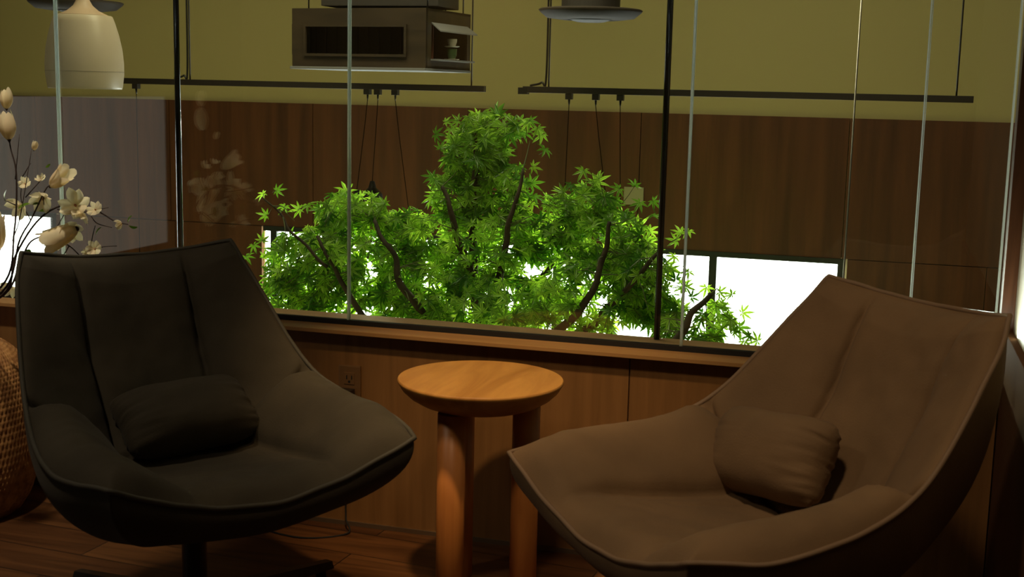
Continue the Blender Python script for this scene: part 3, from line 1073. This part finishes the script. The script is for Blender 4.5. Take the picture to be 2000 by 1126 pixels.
def put_leaf(c, outv, size):
    n = (outv * 0.35 + Vector((0, 0, 0.55)) + to_cam * TR.uniform(0.25, 1.35) + Vector((TR.uniform(-1, 1), TR.uniform(-1, 1), TR.uniform(-1, 1))) * 0.62)
    tipd = Vector((TR.uniform(-1, 1), TR.uniform(-1, 1), TR.uniform(-1.3, 0.5)))
    add_leaf(bm, la, c, n, tipd, size, TR.random())
    # petiole towards the closest limb
    a = min(anchors, key=lambda q: (q - c).length_squared)
    dv = a - c
    L = min(dv.length, TR.uniform(.03, .07))
    mid = c + dv.normalized() * L * .5 + Vector((0, 0, TR.uniform(-.012, .004)))
    tube(bt, [c, mid, c + dv.normalized() * L], [.0009, .0010, .0013], 4, caps=False)


for (px, py, rx, ry, Y, dp, cnt) in masses:
    twigs = []
    for _ in range(int(cnt * 1.65)):
        while True:
            a, b, c_ = (TR.uniform(-1, 1) for _i in range(3))
            rr_ = a * a + b * b + c_ * c_
            if rr_ < 1:
                break
        k_ = 1.0 if rr_ < 1e-6 else (rr_ ** 0.5) ** -0.25
        a, b, c_ = a * k_, b * k_, c_ * k_
        c = P(px + a * rx, py + b * ry, Y + 0.07 + c_ * dp)
        outv = Vector((a, c_, -b))
        put_leaf(c, outv, TR.uniform(.038, .060))
for (px, py) in singles:
    c = P(px, py, TR.uniform(.84, .98))
    put_leaf(c, Vector((0, -1.6, .2)), TR.uniform(.036, .046))
obj('foliage', bm, M['maple'], tree, recalc=False)
# fine twigs from limbs into the crown
for _ in range(150):
    a = TR.choice(anchors)
    d = Vector((TR.uniform(-1, 1), TR.uniform(-.7, .7), TR.uniform(-.5, .35))).normalized()
    L = TR.uniform(.05, .12)
    p1 = a + d * L * .5 + Vector((0, 0, .01)); p2 = a + d * L + Vector((0, 0, TR.uniform(-.02, .03)))
    tube(bt, [a, p1, p2], [.0028, .0018, .0010], 5, caps=False)
obj('twigs', bt, M['twig'], tree)

# ------------------------------------------------------------------ lighting tracks
def track(x0, x1, z, label, supports, feed):
    t = thing('lighting_track', label, 'track', (0, 1.9, 0), 0.0, 'lighting tracks hung in the stairwell')
    bm = BM()
    box(bm, x0, x1, -0.017, 0.017, z - 0.013, z + 0.013, bevel=0.002)
    obj('rail', bm, M['track'], t)
    for sx in supports:
        bm = BM(); tube(bm, [(sx, 0, z + 0.012), (sx, 0, 2.8)], 0.0035, 8)
        obj('suspension_wire', bm, M['track'], t)
    fx, dirn = feed
    bm = BM()
    c = catmull([(fx, -0.004, 2.8), (fx, -0.004, 1.9), (fx, -0.004, z + 0.07), (fx - 0.02 * dirn, -0.004, z + 0.03), (fx - 0.07 * dirn, 0, z + 0.016)], 8)
    tube(bm, c, 0.0045, 8)
    obj('feed_cable', bm, M['black'], t)
    bm = BM(); box(bm, (x0 if dirn > 0 else x0) - 0.02, x0 + 0.02, -0.018, 0.018, z - 0.02, z + 0.008, bevel=0.002)
    obj('end_feed', bm, M['black'], t)
    return t


track(-3.425, -1.640, 1.250, 'left dark lighting track hanging in front of the cream wall', (-3.042, -1.700), (-3.052, 1))
track(-1.470, 0.302, 1.252, 'right dark lighting track hanging in front of the cream wall', (-1.362, 0.240), (-1.372, 1))

cords = [(-3.322, -3.325, 0.30, 'black pendant cord hanging straight from the track near the left end'),
         (-2.174, -2.223, 0.80, 'black pendant cord leaning left, leftmost of three above the maple'),
         (-2.126, -2.209, 0.83, 'black pendant cord leaning left, middle one of three on the left track'),
         (-2.045, -1.975, 0.70, 'black pendant cord leaning right, rightmost of three on the left track'),
         (-1.273, -1.281, 0.80, 'black pendant cord hanging straight down, first on the right track'),
         (-1.160, -1.095, 0.76, 'black pendant cord leaning right, second on the right track'),
         (-1.057, -1.069, 0.74, 'black pendant cord leaning slightly left, third on the right track')]
for i, (xa, xb, zb, lab) in enumerate(cords):
    t = thing('pendant_lamp', lab, 'pendant lamp', (xa, 1.9, 1.237), 0.0, 'pendants plugged into the tracks')
    bm = BM(); box(bm, -0.014, 0.014, -0.014, 0.014, -0.022, 0.002, bevel=0.002); obj('track_adapter', bm, M['track'], t)
    bm = BM()
    tube(bm, [(0, 0, -0.022), (0, 0, -0.036), (0, 0, -0.045)], [.005, .004, .0022], 8)
    obj('strain_relief', bm, M['black'], t)
    dx = (xb - xa); dy = (0, 0, .14, 0, 0, 0, .14)[i]
    end = Vector((dx, dy, zb - 1.237))
    bm = BM()
    tube(bm, [(0, 0, -0.043), (dx * .27, dy * .27, -0.043 + (end.z + .043) * .3), end], 0.0017, 6)
    obj('cord', bm, M['cord_black'], t)
    bm = BM()
    lathe(bm, [(0.0, 0.0), (0.010, 0.0), (0.018, -0.03), (0.045, -0.055), (0.050, -0.085), (0.047, -0.085), (0.041, -0.058), (0.0, -0.045)], 24, end.x, end.y)
    for v in bm.verts:
        v.co.z += end.z
    obj('lamp_head', bm, M['black'], t)
    bm = BM()
    bmesh.ops.create_uvsphere(bm, u_segments=12, v_segments=8, radius=0.016, matrix=Matrix.Translation(end + Vector((0, 0, -0.068))))
    obj('bulb', bm, emit('pendant bulb', (1.0, 0.86, 0.5), 12.0) if i == 0 else M['bulb'], t)
    if i == 0:
        M['bulb'] = t.children[-1].data.materials[0]
    lamp('pendant_light', 'SPOT', (xb, 1.9 + dy, zb - 0.088), 56 if i else 2, (1.0, 0.95, 0.60), (xb, 1.9 - (1.0 if i else 0.0), zb - 0.75), spot_size=radians(120), spot_blend=0.6, shadow_soft_size=0.03)

# ------------------------------------------------------------------ white pendant shade
PX, PY = -2.818, 0.80
pd = thing('pendant_lamp', 'white bell shaped pendant lampshade hanging at the upper left on a pale cord', 'pendant lamp', (PX, PY, 1.215))
bm = BM()
lathe(bm, [(0.118, 0.005), (0.128, 0.003), (0.131, 0.010), (0.137, 0.055), (0.1375, 0.095), (0.133, 0.145), (0.123, 0.195), (0.110, 0.240), (0.102, 0.262), (0.098, 0.265), (0.03, 0.266), (0.03, 0.263), (0.095, 0.261), (0.108, 0.238), (0.121, 0.193), (0.131, 0.143), (0.1345, 0.095), (0.134, 0.055), (0.128, 0.012), (0.118, 0.005)], 64, cap0=False, cap1=False)
obj('lamp_shade', bm, M['shade'], pd, smooth=True)
bm = BM()
lathe(bm, [(0.0, 0.264), (0.088, 0.265), (0.085, 0.268), (0.055, 0.282), (0.034, 0.300), (0.022, 0.322), (0.015, 0.352), (0.012, 0.353), (0.0, 0.353)], 48)
obj('shade_cap', bm, M['shade_cap'], pd, smooth=True)
bm = BM()
lathe(bm, [(0.1375, 0.0650), (0.1383, 0.0655), (0.1383, 0.0662), (0.1375, 0.0667)], 64, cap0=False, cap1=False)
obj('seam_line', bm, plain('shade seam', (0.30, 0.25, 0.18), 0.6), pd)
bm = BM(); tube(bm, [(0, 0, 0.35), (-0.004, 0, 0.7), (-0.006, 0, 1.585)], 0.0032, 8); obj('cord', bm, M['cord_white'], pd)
bm = BM(); lathe(bm, [(0.0, 0.014), (0.117, 0.014), (0.117, 0.010), (0.0, 0.010)], 48); obj('diffuser', bm, plain('pale diffuser', (0.7, 0.72, 0.70), 0.4), pd)

# ------------------------------------------------------------------ round duct outlets near the ceiling
def duct(x, y, z, label):
    t = thing('air_diffuser', label, 'air diffuser', (x, y, z), 0.0, 'round ceiling duct outlets')
    bm = BM(); lathe(bm, [(0.107, 0.032), (0.110, 0.034), (0.110, 2.8 - z), (0.0, 2.8 - z), (0.0, 0.032)], 48, cap0=False)
    obj('duct_sleeve', bm, M['duct_dark'], t, smooth=False)
    bm = BM()
    lathe(bm, [(0.0, 0.028), (0.107, 0.034), (0.190, 0.034), (0.196, 0.030), (0.190, 0.022), (0.165, 0.002), (0.120, -0.004), (0.085, -0.004), (0.085, 0.004), (0.0, 0.004)], 64)
    obj('flared_brim', bm, M['duct'], t, smooth=True)
    bm = BM(); lathe(bm, [(0.0, -0.013), (0.050, -0.013), (0.066, -0.009), (0.085, 0.0), (0.082, 0.004), (0.0, 0.004)], 48)
    obj('inner_ring', bm, M['duct_dark'], t, smooth=True)
    return t


duct(-1.100, 1.5, 1.520, 'grey brown round duct outlet with flared brim at the top centre')
duct(-3.345, 1.5, 1.545, 'grey brown round duct outlet behind the white pendant shade')

# ------------------------------------------------------------------ hanging wooden display box
def quadframe(bm, w, h, fwid, y0, y1, x0=0.0, z0=0.0):
    box(bm, x0, x0 + w, y0, y1, z0, z0 + fwid)
    box(bm, x0, x0 + w, y0, y1, z0 + h - fwid, z0 + h)
    box(bm, x0, x0 + fwid, y0, y1, z0 + fwid, z0 + h - fwid)
    box(bm, x0 + w - fwid, x0 + w, y0, y1, z0 + fwid, z0 + h - fwid)


HB = thing('display_box', 'dark wooden hanging display box with a long window above the maple', 'display box', (-2.262, 1.355, 1.322), radians(-6))
W_, D_, H_ = 0.585, 0.40, 0.222
bm = BM()
box(bm, 0, W_, 0.0, D_, 0.0, 0.010)
box(bm, 0, W_, 0.0, D_, H_ - 0.010, H_)
box(bm, 0, W_, D_ - 0.01, D_, 0.010, H_ - 0.010)
box(bm, 0, 0.01, 0.0, D_ - 0.01, 0.010, H_ - 0.010)
obj('carcass', bm, M['box_wood'], HB)
bm = BM()
box(bm, 0.01, W_, -0.002, 0.012, 0.0, 0.045)
box(bm, 0.01, W_, -0.002, 0.012, H_ - 0.060, H_ - 0.0)
box(bm, 0.0, 0.062, -0.002, 0.012, 0.045, H_ - 0.060)
box(bm, W_ - 0.085, W_, -0.002, 0.012, 0.045, H_ - 0.060)
fr_ = obj('front_frame', bm, M['box_wood'], HB)
bm = BM()
quadframe(bm, W_ - 0.135, H_ - 0.100, 0.010, -0.010, 0.0, 0.056, 0.040)
obj('window_moulding', bm, M['box_wood'], fr_)
bm = BM()
for k in range(9):
    xx = 0.07 + k * 0.047
    box(bm, xx, xx + 0.006, 0.05, 0.056, 0.045, H_ - 0.06)
box(bm, 0.02, W_ - 0.02, 0.10, 0.105, 0.012, H_ - 0.012)
obj('slatted_back', bm, M['box_red'], HB)
bm = BM(); box(bm, 0.066, W_ - 0.09, 0.004, 0.007, 0.050, H_ - 0.065); obj('glass_front', bm, M['glass'], HB)
bm = BM(); box(bm, -0.004, W_ + 0.004, -0.012, D_, -0.010, 0.0, bevel=0.002); obj('base_lip', bm, M['box_lip'], HB)
# right side face with an awning flap opening outward
bm = BM()
box(bm, W_ - 0.01, W_, 0.0, 0.045, 0.0, H_)
box(bm, W_ - 0.01, W_, D_ - 0.03, D_, 0.0, H_)
box(bm, W_ - 0.01, W_, 0.045, D_ - 0.03, 0.0, 0.03)
box(bm, W_ - 0.01, W_, 0.045, D_ - 0.03, H_ - 0.055, H_)
sf = obj('side_frame', bm, M['box_wood'], HB)
bm = BM()
vs = [(W_, 0.045, H_ - 0.055), (W_, D_ - 0.03, H_ - 0.055), (W_ + 0.04, D_ - 0.02, H_ - 0.085), (W_ + 0.04, 0.04, H_ - 0.085)]
a_ = [bm.verts.new(v) for v in vs]; b_ = [bm.verts.new((v[0], v[1], v[2] + 0.005)) for v in vs]
bm.faces.new(a_); bm.faces.new(b_[::-1])
for k in range(4):
    bm.faces.new((a_[k], a_[(k + 1) % 4], b_[(k + 1) % 4], b_[k]))
obj('awning_flap', bm, M['box_lip'], sf)
bm = BM(); box(bm, W_ - 0.005, W_ + 0.035, 0.04, D_ - 0.03, 0.030, 0.036); obj('counter_ledge', bm, M['box_lip'], sf)
bm = BM()
for hx, hy in ((0.045, 0.05), (W_ - 0.02, 0.05), (W_ - 0.02, D_ - 0.03), (0.045, D_ - 0.03)):
    tube(bm, [(hx, hy, H_), (hx, hy, 2.8 - 1.322)], 0.003, 8)
obj('hanging_rods', bm, M['black'], HB)
bm = BM()
hk = [(W_ - 0.04, 0.25, H_)] + [(W_ - 0.04 + 0.014 * sin(a), 0.25, H_ + 0.045 - 0.014 * cos(a)) for a in [x * 0.5 for x in range(0, 12)]]
tube(bm, hk, 0.0028, 8)
obj('eye_hook', bm, M['black'], HB)
# cups on the side ledge inside the box
for j, (zz, mt_, nm, lab) in enumerate(((0.036, 'cup_green', 'cup', 'green cup on the ledge inside the display box'), (0.085, 'cup_white', 'cup', 'pale cup stacked on a saucer above the green cup'))):
    t = thing(nm, lab, 'cup', (-2.262 + (W_ + 0.008) * cos(radians(6)) + 0.21 * sin(radians(6)), 1.355 - W_ * sin(radians(6)) + 0.21 * cos(radians(6)), 1.322 + zz))
    bm = BM(); lathe(bm, [(0.0, 0.0), (0.022, 0.0), (0.030, 0.003), (0.030, 0.0045), (0.0, 0.004)], 28); obj('saucer', bm, M['cup_white'], t)
    bm = BM(); lathe(bm, [(0.0, 0.004), (0.013, 0.004), (0.019, 0.02), (0.020, 0.043 if j == 0 else 0.032), (0.018, 0.043 if j == 0 else 0.032), (0.0, 0.008)], 28); obj('cup_body', bm, M[mt_], t)
# the wooden block the box hangs below
bm = BM(); box(bm, -2.150, -1.665, 1.38, 1.62, 1.556, 2.8, bevel=0.003)
tag(obj('ceiling_duct', bm, M['duct_dark']), 'dark square duct running down to the top of the display box', 'duct')

# switch plate on the dark panelling
bm = BM(); box(bm, -1.228, -1.130, 2.888, 2.9, 0.703, 0.790, bevel=0.002)
tag(obj('switch_plate', bm, M['plate_green']), 'small square beige plate on the dark panelling above the maple', 'plate')
